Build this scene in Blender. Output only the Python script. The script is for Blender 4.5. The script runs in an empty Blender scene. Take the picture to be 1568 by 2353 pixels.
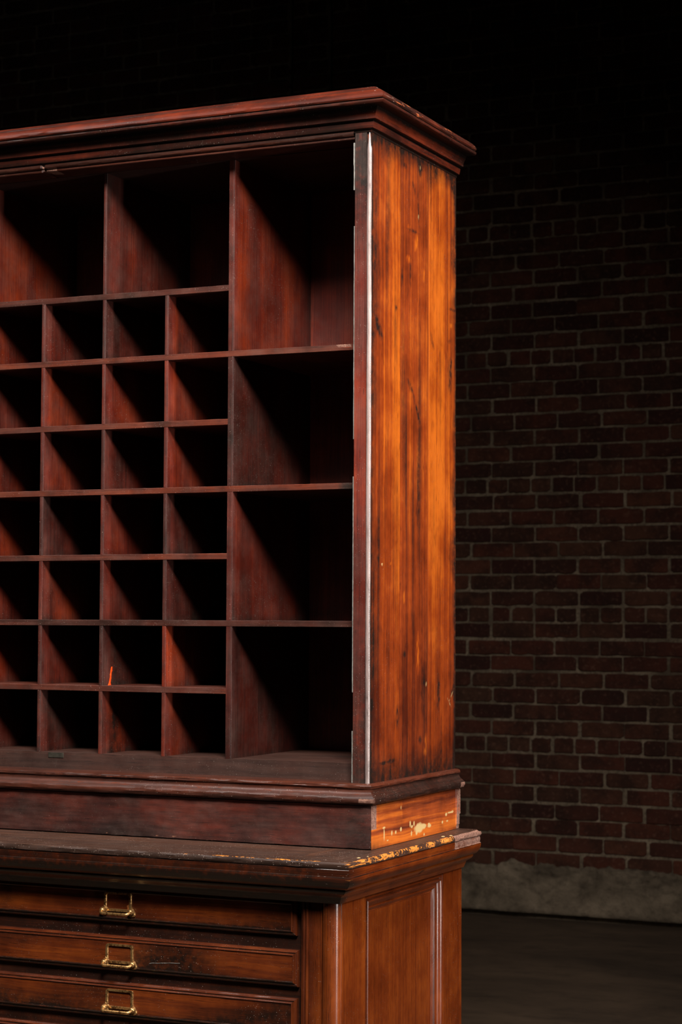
import bpy, math, random
from math import sin, cos, pi, sqrt
from mathutils import Matrix, Vector, noise
random.seed(7)
C = bpy.context.scene.collection
sc = bpy.context.scene
LAT = 1.348                      # width of the pigeonhole carcass
Q = .042                         # the dividers stand this far behind the face frame
CAM = Vector((1.3578, -3.0291, .2701))

# ------------------------------------------------------------------ materials
class NT:
    def __init__(s, name):
        s.m = bpy.data.materials.new(name); s.m.use_nodes = True
        s.t = s.m.node_tree; s.b = s.t.nodes['Principled BSDF']
    def n(s, typ, **k):
        x = s.t.nodes.new(typ)
        for a, b in k.items(): setattr(x, a, b)
        return x
    def l(s, a, b): s.t.links.new(a, b)
    def put(s, sock, v):
        if hasattr(v, 'is_linked') or hasattr(v, 'links'): s.l(v, sock)
        else: sock.default_value = v
    def math(s, op, a, b=0., c=0., clamp=False):
        x = s.n('ShaderNodeMath', operation=op); x.use_clamp = clamp
        for i, v in enumerate((a, b, c)): s.put(x.inputs[i], v)
        return x.outputs[0]
    def mix(s, f, a, b, typ='MIX'):
        x = s.n('ShaderNodeMix', data_type='RGBA', blend_type=typ)
        s.put(x.inputs[0], f)
        for i, v in ((6, a), (7, b)):
            s.put(x.inputs[i], v if hasattr(v, 'links') else (*v, 1.))
        return x.outputs[2]
    def rng(s, v, a, b, c=0., d=1.):
        x = s.n('ShaderNodeMapRange'); x.clamp = True
        for i, q in enumerate((v, a, b, c, d)): s.put(x.inputs[i], q)
        return x.outputs[0]
    def noise(s, vec, sc_=1., det=3., rough=.55, dist=0.):
        x = s.n('ShaderNodeTexNoise'); s.l(vec, x.inputs['Vector'])
        x.inputs['Scale'].default_value = sc_; x.inputs['Detail'].default_value = det
        x.inputs['Roughness'].default_value = rough; x.inputs['Distortion'].default_value = dist
        return x.outputs[0]
    def attr(s, name):
        return s.n('ShaderNodeAttribute', attribute_name=name).outputs['Fac']
    def vec(s, x, y, z):
        c = s.n('ShaderNodeCombineXYZ')
        for i, v in enumerate((x, y, z)): s.put(c.inputs[i], v)
        return c.outputs[0]
    def bump(s, h, strength, dist):
        x = s.n('ShaderNodeBump'); x.inputs['Strength'].default_value = strength; x.inputs['Distance'].default_value = dist
        s.l(h, x.inputs['Height']); return x.outputs[0]

def wood(name, dark, mid, light, fine=260., broad=34., rough=.42, spec=.5, coat=.3, coat_r=.3, streak=1., wearcol=(.62, .22, .03),
         dust=.35, haze=.0, rand=.5, pores=.6, grain_u=5., bumpd=.0004, mottle=.5, worn=0., bs=1.1, ws=.16):
    t = NT(name)
    uv = t.n('ShaderNodeUVMap', uv_map='UV').outputs[0]
    sep = t.n('ShaderNodeSeparateXYZ'); t.l(uv, sep.inputs[0])
    rnd = t.n('ShaderNodeObjectInfo').outputs['Random']
    off = t.math('MULTIPLY', rnd, 37.)
    U, V = sep.outputs[0], sep.outputs[1]
    wob = t.noise(t.vec(t.math('MULTIPLY', U, 6.), t.math('MULTIPLY', V, 12.), off), 1., 2.)
    V2 = t.math('ADD', V, t.math('MULTIPLY', wob, .012))
    def stretched(su, sv, det, o=0., r=.6, d=0.):
        return t.noise(t.vec(t.math('MULTIPLY', U, su), t.math('MULTIPLY', V2, sv), t.math('ADD', off, o)), 1., det, r, d)
    n1 = stretched(grain_u, fine, 4., 1.)
    n2 = stretched(grain_u * .35, broad, 3., 9.)
    n3 = t.noise(t.vec(U, V, off), 11., 4., .6)
    f = t.math('ADD', t.math('MULTIPLY', t.math('SUBTRACT', n1, .5), .85 * streak), t.math('MULTIPLY', t.math('SUBTRACT', n2, .5), bs * streak))
    f = t.math('ADD', f, t.math('MULTIPLY', t.math('SUBTRACT', n3, .5), 1.6 * mottle))
    f = t.math('ADD', f, t.math('MULTIPLY', t.math('SUBTRACT', rnd, .5), rand))
    f = t.math('ADD', f, t.attr('tone'))
    f = t.math('ADD', f, .5, clamp=True)
    col = t.mix(t.rng(f, 0., .5), dark, mid)
    col = t.mix(t.rng(f, .5, 1.), col, light)
    # pores: short dark ticks along the grain
    p = stretched(38., 620., 2., 4., .5)
    col = t.mix(t.math('MULTIPLY', t.rng(p, .60, .72), pores), col, tuple(x * .25 for x in dark))
    # dark grime, plus shade painted on cornice, post top, rail and drawer edges
    g = t.attr('grime')
    gn = t.noise(t.vec(U, V, off), 70., 4., .65)
    gm = t.math('MULTIPLY', g, t.rng(gn, .25, .60, .45, 1.35), clamp=True)
    col = t.mix(t.math('MULTIPLY', gm, .96), col, (.0055, .0032, .0022))
    # bare wood where the finish is knocked off
    w = t.attr('wear')
    wn = t.noise(t.vec(t.math('MULTIPLY', U, ws), V, off), 280., 4., .7)
    wn2 = t.noise(t.vec(U, V, off), 34., 2., .6)
    wm = t.math('SUBTRACT', t.math('ADD', t.math('MULTIPLY', wn, .6), t.math('MULTIPLY', wn2, .4)), t.math('SUBTRACT', .80, t.math('MULTIPLY', w, .38)))
    if worn: wm = t.math('ADD', wm, worn)
    wm = t.rng(wm, 0., .035)
    col = t.mix(wm, col, t.mix(t.rng(n1, .35, .65), tuple(x * .5 for x in wearcol), wearcol))
    # splashes of pale paint and of raw timber painted by attribute
    pt = t.attr('paint'); col = t.mix(t.rng(pt, .15, .6), col, (.34, .235, .10))
    rw = t.attr('raw'); rwn = t.noise(t.vec(U, V, off), 420., 3., .7)
    rf = t.rng(t.math('ADD', rw, t.math('MULTIPLY', t.math('SUBTRACT', wn2, .5), .6)), .45, .6)
    col = t.mix(rf, col, t.mix(t.rng(rwn, .35, .65), (.055, .020, .014), (.20, .105, .075)))
    # specks and lint of dust
    d1 = t.noise(t.vec(U, V, off), 720., 1., .5)
    d2 = t.noise(t.vec(U, V, off), 9., 2., .5)
    sp = t.math('MULTIPLY', t.rng(d1, .735, .77), t.math('MULTIPLY', t.rng(d2, .38, .62), dust), clamp=True)
    col = t.mix(sp, col, (.5, .42, .36))
    if haze:
        hz = t.math('MULTIPLY', t.rng(t.noise(t.vec(U, V, off), 14., 5., .7), .4, .75), haze)  # brownish haze; on dividers and shelves it paints sheen into the colour
        hz = t.math('MULTIPLY', hz, t.rng(n1, .35, .62, .35, 1.))
        col = t.mix(hz, col, (.085, .058, .048))
    t.l(col, t.b.inputs['Base Color'])
    r = t.math('ADD', rough, t.math('MULTIPLY', t.math('SUBTRACT', n3, .5), .3))
    r = t.math('ADD', r, t.math('MULTIPLY', wm, .3))
    r = t.math('ADD', r, t.math('MULTIPLY', rf, .4), clamp=True)
    t.l(r, t.b.inputs['Roughness'])
    t.b.inputs['Specular IOR Level'].default_value = spec
    t.l(t.math('MULTIPLY', t.math('SUBTRACT', 1., t.math('ADD', wm, rf, clamp=True)), coat), t.b.inputs['Coat Weight'])
    t.b.inputs['Coat Roughness'].default_value = coat_r
    fs = t.noise(t.vec(U, V, off), 520., 2., .6)
    h = t.math('ADD', t.math('MULTIPLY', n1, .5), t.math('MULTIPLY', fs, .35))
    h = t.math('SUBTRACT', h, t.math('MULTIPLY', wm, .8))
    h = t.math('SUBTRACT', h, t.math('MULTIPLY', t.math('MULTIPLY', rf, rwn), 2.))
    t.l(t.bump(h, .5, bumpd), t.b.inputs['Normal'])
    return t.m

SIDE = wood('amber_stained_pine', (.036, .0045, .0009), (.125, .0175, .0012), (.265, .057, .0024), fine=700, broad=110, grain_u=2.4, rough=.45, coat=.15,
            coat_r=.28, streak=1.1, rand=0, wearcol=(.6, .20, .03), dust=.2, pores=.7, mottle=.75, bs=.95, spec=.25)
PLSIDE = wood('bare_orange_pine', (.065, .009, .0015), (.18, .030, .003), (.34, .078, .006), fine=190, broad=90, grain_u=7, rough=.55, coat=.05, streak=1.5, rand=0, dust=.3, pores=.2, spec=.3)
DIV = wood('red_mahogany_divider', (.020, .0032, .002), (.060, .0062, .0025), (.135, .0150, .0022), fine=420, broad=50, grain_u=4, rough=.5, coat=.06, coat_r=.3, rand=.6, dust=.5, mottle=.7, bs=.6, spec=.25, haze=.28, wearcol=(.20, .07, .03))
EDGE = wood('dark_mahogany', (.008, .0035, .0025), (.023, .006, .0035), (.055, .011, .004), fine=300, broad=50, rough=.45, coat=.15, coat_r=.3, rand=.3, dust=.6, haze=.12, wearcol=(.075, .012, .002), spec=.2)
CORN = wood('cornice_mahogany', (.008, .0026, .0018), (.026, .0045, .0022), (.085, .011, .0028), fine=300, broad=44, rough=.5, coat=.0, coat_r=.3, rand=.0, dust=.5, wearcol=(.20, .045, .012), mottle=.9, spec=.14)
PLIN = wood('scuffed_mahogany_plinth', (.010, .004, .0035), (.028, .007, .005), (.062, .010, .005), fine=150, broad=30, rough=.55, coat=.0, rand=0, dust=.4, haze=.3, mottle=1.1, grain_u=14, wearcol=(.22, .09, .045), spec=.2)
DRAW = wood('warm_mahogany_drawer', (.016, .004, .002), (.060, .011, .0025), (.13, .026, .003), fine=260, broad=36, rough=.34, coat=.6, coat_r=.2, rand=.25, dust=.6, mottle=.8, wearcol=(.3, .09, .015), spec=.4)
FRAME = wood('amber_mahogany_frame', (.026, .0042, .0011), (.082, .0135, .0017), (.155, .032, .0026), fine=380, broad=60, grain_u=3.5, rough=.30, coat=.55, coat_r=.17, rand=.2, dust=.4, mottle=.8, bs=.5, spec=.45)
TOPM = wood('worn_countertop', (.010, .005, .0035), (.028, .011, .006), (.055, .020, .009), fine=150, broad=30, rough=.5, coat=.05, coat_r=.3, rand=0, dust=1.6, haze=.2, wearcol=(.46, .15, .014), spec=.25, ws=.55)
INNER = wood('dark_inner_board', (.008, .0035, .0025), (.020, .0075, .005), (.038, .012, .007), fine=120, broad=30, rough=.6, coat=0, rand=.2, dust=.5, haze=.2, spec=.25)
BEADM = wood('bead_painted_highlight', (.12, .09, .085), (.20, .15, .14), (.30, .26, .25), fine=200, broad=20, rough=.28, coat=.8, coat_r=.15, rand=0, dust=.3, spec=.8, pores=.35)  # pale base colour paints in the bead's bright highlight

def simple(name, col, rough=.5, metal=0., spec=.5):
    t = NT(name); t.b.inputs['Base Color'].default_value = (*col, 1); t.b.inputs['Roughness'].default_value = rough
    t.b.inputs['Metallic'].default_value = metal; t.b.inputs['Specular IOR Level'].default_value = spec
    n = t.n('ShaderNodeTexNoise'); n.inputs['Scale'].default_value = 120; n.inputs['Detail'].default_value = 4
    t.l(t.n('ShaderNodeTexCoord').outputs['Object'], n.inputs['Vector'])
    t.l(t.mix(t.rng(n.outputs[0], .35, .65), tuple(x * .6 for x in col), col), t.b.inputs['Base Color'])
    t.l(t.bump(n.outputs[0], .3, .0003), t.b.inputs['Normal'])
    return t
def brass():
    t = NT('tarnished_brass'); o = t.n('ShaderNodeTexCoord').outputs['Object']
    a = t.noise(o, 260., 4., .65); b = t.noise(o, 90., 3., .6)
    f = t.rng(t.math('ADD', t.math('MULTIPLY', a, .6), t.math('MULTIPLY', b, .4)), .42, .60)
    t.l(t.mix(f, (.10, .045, .015), (.72, .42, .16)), t.b.inputs['Base Color'])
    t.b.inputs['Metallic'].default_value = .9
    t.l(t.rng(f, 0., 1., .5, .26), t.b.inputs['Roughness'])
    t.l(t.bump(a, .35, .0004), t.b.inputs['Normal'])
    return t.m
BRASS = brass()
STRIP = simple('pale_worn_edging', (.20, .195, .18), .4).m
PAINT = simple('orange_red_paint', (.75, .075, .01), .35).m
PLATE = simple('blackened_steel', (.05, .045, .035), .4, .6).m

def brick_mat():
    t = NT('old_red_brick'); o = t.n('ShaderNodeTexCoord').outputs['Object']
    tone = t.attr('tone'); tone2 = t.attr('tone2')
    c = t.mix(tone, (.022, .0065, .0045), (.062, .0165, .0085))
    c = t.mix(t.math('MULTIPLY', tone2, .5), c, (.050, .025, .013))
    n = t.noise(o, 9., 5., .7); n2 = t.noise(o, 60., 4., .7)
    c = t.mix(t.rng(n, .42, .62, 0., .75), c, (.014, .006, .004))
    c = t.mix(t.rng(n2, .55, .8, 0., .5), c, (.14, .07, .045))
    t.l(c, t.b.inputs['Base Color']); t.b.inputs['Roughness'].default_value = .9
    t.b.inputs['Specular IOR Level'].default_value = .15
    t.l(t.bump(n2, .8, .004), t.b.inputs['Normal']); return t.m
def mortar_mat():
    t = NT('grey_lime_mortar'); o = t.n('ShaderNodeTexCoord').outputs['Object']
    n = t.noise(o, 7., 5., .65); n2 = t.noise(o, 90., 4., .7)
    c = t.mix(t.rng(n, .35, .7), (.060, .044, .029), (.185, .142, .098))
    c = t.mix(t.rng(n2, .45, .65, 0., .75), c, (.05, .036, .025))
    t.l(c, t.b.inputs['Base Color']); t.b.inputs['Roughness'].default_value = .95
    t.b.inputs['Specular IOR Level'].default_value = .1
    t.l(t.bump(n2, .9, .006), t.b.inputs['Normal']); return t.m
def concrete(name, a, b, sc1, sc2, rough=.85, stretch=(1, 1, 1), bump=.006):
    t = NT(name); o = t.n('ShaderNodeTexCoord').outputs['Object']
    mp = t.n('ShaderNodeMapping'); t.l(o, mp.inputs[0]); mp.inputs['Scale'].default_value = stretch
    n = t.noise(mp.outputs[0], sc1, 6., .65, .4); n2 = t.noise(mp.outputs[0], sc2, 5., .7)
    c = t.mix(t.rng(n, .32, .68), a, b)
    c = t.mix(t.rng(n2, .5, .75, 0., .6), c, tuple(x * .45 for x in a))
    t.l(c, t.b.inputs['Base Color']); t.b.inputs['Roughness'].default_value = rough
    t.b.inputs['Specular IOR Level'].default_value = .2
    t.l(t.bump(n2, .8, bump), t.b.inputs['Normal']); return t.m

# ------------------------------------------------------------------ mesh helpers
class MB:
    ATT = ('tone', 'grime', 'wear', 'paint', 'raw')
    def __init__(s): s.v = []; s.f = []; s.uv = []; s.a = []; s.sm = []
    def vert(s, p, **a): s.v.append(tuple(p)); s.a.append(a); return len(s.v) - 1
    def face(s, idx, uvs, smooth=False): s.f.append(idx); s.uv.append(uvs); s.sm.append(smooth)
    def box(s, x0, x1, y0, y1, z0, z1, grain='x', **a):
        P = [(x, y, z) for x in (x0, x1) for y in (y0, y1) for z in (z0, z1)]
        i = [s.vert(p, **a) for p in P]
        def uv(p):
            if grain == 'x': return (p[0], p[1] + p[2])
            if grain == 'y': return (p[1], p[0] + p[2])
            return (p[2], p[0] + p[1])
        for q in ((0, 1, 3, 2), (4, 6, 7, 5), (0, 4, 5, 1), (2, 3, 7, 6), (0, 2, 6, 4), (1, 5, 7, 3)):
            s.face([i[k] for k in q], [uv(P[k]) for k in q])
    def grid(s, P, UV, A=None, smooth=True, flip=False):
        n, m = len(P), len(P[0])
        I = [[s.vert(P[i][j], **(A[i][j] if A else {})) for j in range(m)] for i in range(n)]
        for i in range(n - 1):
            for j in range(m - 1):
                q = [(i, j), (i + 1, j), (i + 1, j + 1), (i, j + 1)]
                if flip: q.reverse()
                s.face([I[a][b] for a, b in q], [UV[a][b] for a, b in q], smooth)
        return I
    def build(s, name, mat, parent=None, bevel=0., label=None, angle=32):
        me = bpy.data.meshes.new(name)
        o = bpy.data.objects.new(name, me); C.objects.link(o)
        off = Vector((0, 0, 0))
        if parent is not None:
            o.parent = parent; q = parent
            while q is not None: off += q.location; q = q.parent
        me.from_pydata([tuple(Vector(p) - off) for p in s.v], [], s.f)
        uvl = me.uv_layers.new(name='UV')
        k = 0
        for u in s.uv:
            for c in u: uvl.data[k].uv = c; k += 1
        for nm in MB.ATT:
            vals = [a.get(nm, 0.) for a in s.a]
            if any(vals):
                at = me.attributes.new(nm, 'FLOAT', 'POINT'); at.data.foreach_set('value', vals)
        me.polygons.foreach_set('use_smooth', s.sm)
        me.materials.append(mat)
        me.update()
        if any(s.sm): me.set_sharp_from_angle(angle=math.radians(angle))
        if bevel:
            b = o.modifiers.new('bevel', 'BEVEL'); b.width = bevel; b.segments = 2; b.limit_method = 'ANGLE'
        if label: o['label'] = label
        return o

def nz(x, y=0., z=0.): return noise.noise(Vector((x, y, z)))
def lerp(a, b, t): return a + (b - a) * t
def smooth_profile(pts, segs=1): return pts

def path(x0, x1, yf, yb, step=.012):
    """stations round left return, front and right return: (x, y, dx, dy, s)"""
    S = []; s = 0
    def run(a, b, d0, d1, d, last=False):
        nonlocal s
        L = sqrt((b[0] - a[0]) ** 2 + (b[1] - a[1]) ** 2); n = max(1, int(L / step))
        for i in range(n + (1 if last else 0)):
            t = i / n; dd = d0 if i == 0 else (d1 if i == n else d)
            S.append((lerp(a[0], b[0], t), lerp(a[1], b[1], t), dd[0], dd[1], s + L * t))
        s += L
    run((x0, yb), (x0, yf), (-1, 0), (-1, -1), (-1, 0))
    run((x0, yf), (x1, yf), (-1, -1), (1, -1), (0, -1))
    run((x1, yf), (x1, yb), (1, -1), (1, 0), (1, 0), True)
    return S

def sweep(mb, prof, S, rough=.0004, fn=None):
    """prof: list of (e, z[, wear]) ; closed outline"""
    P = []; U = []; A = []
    vlen = [0]
    for a, b in zip(prof, prof[1:]): vlen.append(vlen[-1] + sqrt((a[0] - b[0]) ** 2 + (a[1] - b[1]) ** 2))
    for (x, y, dx, dy, s) in S:
        row = []; ur = []; ar = []
        for k, p in enumerate(prof):
            e, z = p[0], p[1]; w = p[2] if len(p) > 2 else 0.
            j = rough * (.4 + w)
            e2 = e + j * nz(s * 40, k * 3.1, 1.) - max(0, nz(s * 14, k * 1.7, 5.) - .15) * j * 2
            z2 = z + j * .6 * nz(s * 40, k * 3.1, 9.)
            att = {'wear': w} if w else {}
            if fn:
                r = fn(x, y, dx, dy, s, k, e2, z2, att)
                if r: e2, z2, att = r
            row.append((x + dx * e2, y + dy * e2, z2)); ur.append((s, vlen[k])); ar.append(att)
        P.append(row); U.append(ur); A.append(ar)
    I = mb.grid(P, U, A, True, flip=False)
    for row, pr, fl in ((I[0], P[0], False), (I[-1], P[-1], True)):
        idx = list(row); uvs = [(p[2], p[0]) for p in pr]
        if fl: idx.reverse(); uvs.reverse()
        mb.face(idx, uvs, False)

def arc(cx, cz, r, a0, a1, n, w=0., rz=None):
    rz = rz or r
    return [(cx + r * cos(math.radians(lerp(a0, a1, i / n))), cz + rz * sin(math.radians(lerp(a0, a1, i / n))), w) for i in range(n + 1)]

def root(name, loc, label, cat):
    o = bpy.data.objects.new(name, None); C.objects.link(o); o.location = loc
    o['label'] = label; o['category'] = cat; o.empty_display_size = .1
    return o

# ================================================================== SETTING
YW = 5.033; FZ = -.985
def structure(o, label): o['kind'] = 'structure'; o['label'] = label; return o

def build_wall():
    v = []; f = []; tn = []; tn2 = []
    rnd = random.Random(3)
    course = .0686; slots = ((-2.668, -2.646), (-2.470, -2.448))
    def brick(x0, x1, z0, z1):
        for a, b in slots:
            if x0 < b and x1 > a:
                for u0, u1 in ((x0, a), (b, x1)):
                    if u1 - u0 > .012: brick(u0, u1, z0, z1)
                return
        w, h = x1 - x0, z1 - z0
        tone = min(1, max(0, rnd.gauss(.42, .20))); t2 = rnd.random() ** 2
        if rnd.random() < .07: tone = 0; t2 = 0
        dy = rnd.gauss(0, .0018); base = len(v)
        rc = [rnd.uniform(.002, .005)] * 4 if w < .05 else [rnd.uniform(.003, .016) if rnd.random() < .4 else rnd.uniform(.002, .006) for _ in range(4)]
        pts = []
        def edge(ax, az, bx, bz, n):
            for i in range(1, n):
                t = i / n
                pts.append((lerp(ax, bx, t) + rnd.gauss(0, .0010), lerp(az, bz, t) + rnd.gauss(0, .0014)))
        pts += [(x0, z0 + rc[0] * .7), (x0 + rc[0], z0)]; edge(x0 + rc[0], z0, x1 - rc[1], z0, 5)
        pts += [(x1 - rc[1], z0), (x1, z0 + rc[1] * .7)]; edge(x1, z0 + rc[1] * .7, x1, z1 - rc[2] * .7, 2)
        pts += [(x1, z1 - rc[2] * .7), (x1 - rc[2], z1)]; edge(x1 - rc[2], z1, x0 + rc[3], z1, 5)
        pts += [(x0 + rc[3], z1), (x0, z1 - rc[3] * .7)]; edge(x0, z1 - rc[3] * .7, x0, z0 + rc[0] * .7, 2)
        n = len(pts); cx = (x0 + x1) / 2; cz = (z0 + z1) / 2
        for yy, ins in ((YW + .03, 0), (YW + dy, 0), (YW - .003 + dy, .003)):
            for (px, pz) in pts:
                sx = 1 - min(ins, w * .2) * 2 / w; sz = 1 - ins * 2 / h
                v.append((cx + (px - cx) * sx, yy, cz + (pz - cz) * sz)); tn.append(tone); tn2.append(t2)
        for k in (0, 1):
            for i in range(n):
                j = (i + 1) % n
                f.append((base + k * n + i, base + k * n + j, base + (k + 1) * n + j, base + (k + 1) * n + i))
        f.append(tuple(base + 2 * n + i for i in range(n)))
    XL, XR = -6.4, 1.6
    for k in range(-16, 60):
        zc = .2931 + k * course
        z0, z1 = zc - .0294, zc + .0294
        if zc < -.82: continue
        jit = rnd.gauss(0, .0012)
        if k % 8 == 0:
            st = .0980; ph = -1.698 + rnd.gauss(0, .006)
        else:
            st = .1962; ph = (-1.685 if (k % 8) % 2 else -1.587) + rnd.gauss(0, .006)
        i = int((XL - ph) / st)
        x = ph + i * st
        while x < XR:
            j1 = rnd.gauss(0, .0025)
            brick(x + .005 + j1, x + st - .005 + rnd.gauss(0, .0025), z0 + jit + rnd.gauss(0, .0008), z1 + jit + rnd.gauss(0, .0008))
            x += st
    me = bpy.data.meshes.new('wall_back'); me.from_pydata(v, [], f)
    for nm, dat in (('tone', tn), ('tone2', tn2)):
        at = me.attributes.new(nm, 'FLOAT', 'POINT'); at.data.foreach_set('value', dat)
    o = bpy.data.objects.new('wall_back', me); C.objects.link(o)
    me.materials.append(brick_mat())
    structure(o, 'dark red brick wall with pale mortar joints and header courses')
    # mortar bed, in three slabs between the two vertical chases, with a solid core behind
    mb = MB(); segs = [XL, slots[0][0], slots[0][1], slots[1][0], slots[1][1], XR]
    for a, b in ((0, 1), (2, 3), (4, 5)):
        x0, x1 = segs[a], segs[b]; n = max(2, int((x1 - x0) / .03)); m = 160
        P = [[(lerp(x0, x1, i / n), YW + .0035 + .0016 * nz(i * .9, j * .9, a), lerp(-.9, 4.45, j / m)) for j in range(m + 1)] for i in range(n + 1)]
        mb.grid(P, [[(p[0], p[2]) for p in r] for r in P], None, True, flip=False)
        for xe in (x0, x1): 
            mb.box(xe - .0005, xe + .0005, YW + .004, YW + .12, -.9, 4.45)
    mb.box(XL, XR, YW + .12, YW + .3, -.985, 4.45)
    m = mb.build('mortar', mortar_mat(), o)
build_wall()

def build_footing():
    mb = MB(); n = 800; m = 22; XL, XR = -6.4, 1.6
    P = []
    for i in range(n + 1):
        x = lerp(XL, XR, i / n)
        top = -.752 + .030 * nz(x * 3.1, 2.) + .022 * nz(x * 11., 7.) + .012 * nz(x * 40., 3.)
        row = []
        for j in range(m + 1):
            t = j / m; z = lerp(-.958 + .003 * nz(x * 5, 11), top, t)
            y = YW - .016 - .010 * (1 - t) + .006 * nz(x * 5., z * 9., 3.) + (.016 * nz(x * 24., z * 50., 8.) + .008 * nz(x * 60., z * 90., 1.)) * max(0, t - .35) * 1.8
            if j == 0: y += .008
            if j == m: y = YW + .01
            row.append((x, y, z))
        P.append(row)
    mb.grid(P, [[(p[0], p[2]) for p in r] for r in P], None, True)
    mb.box(XL, XR, YW + .035, YW + .12, -.985, -.80)
    o = mb.build('baseboard_back', concrete('rough_footing_concrete', (.026, .019, .012), (.135, .104, .072), 5.5, 26., .95, (1, 1, 1.3), .012), angle=80)
    structure(o, 'rough concrete footing along the base of the brick wall')
build_footing()

mb = MB(); mb.box(-6.4, 3.2, -4.6, YW + .3, FZ - .1, FZ)
structure(mb.build('floor', concrete('dark_concrete_floor', (.026, .0165, .010), (.064, .041, .025), 1.1, 5., .8, (1, 1.6, 1), .004)), 'dark smooth concrete floor')

# ================================================================== PIGEONHOLE CABINET
H = root('pigeonhole_cabinet', (-LAT / 2, .19, -.1074), 'tall open dark wood pigeonhole cabinet with orange side, standing on the drawer cabinet', 'cabinet')
D = .3845

def px_yz(px, py, xplane=0.):
    """point of the right side plane seen at a photograph pixel; used once to place its knots and scratches"""
    r = Vector((.9066, .4219, .0044)); u = Vector((.0186, -.0503, .9986)); f = Vector((-.4215, .9052, .0534)); F = 4607.119
    d = f + r * ((px - 784) / F) - u * ((py - 1176.5) / F); t = (xplane - CAM.x) / d.x; p = CAM + d * t
    return p.y, p.z

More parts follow.
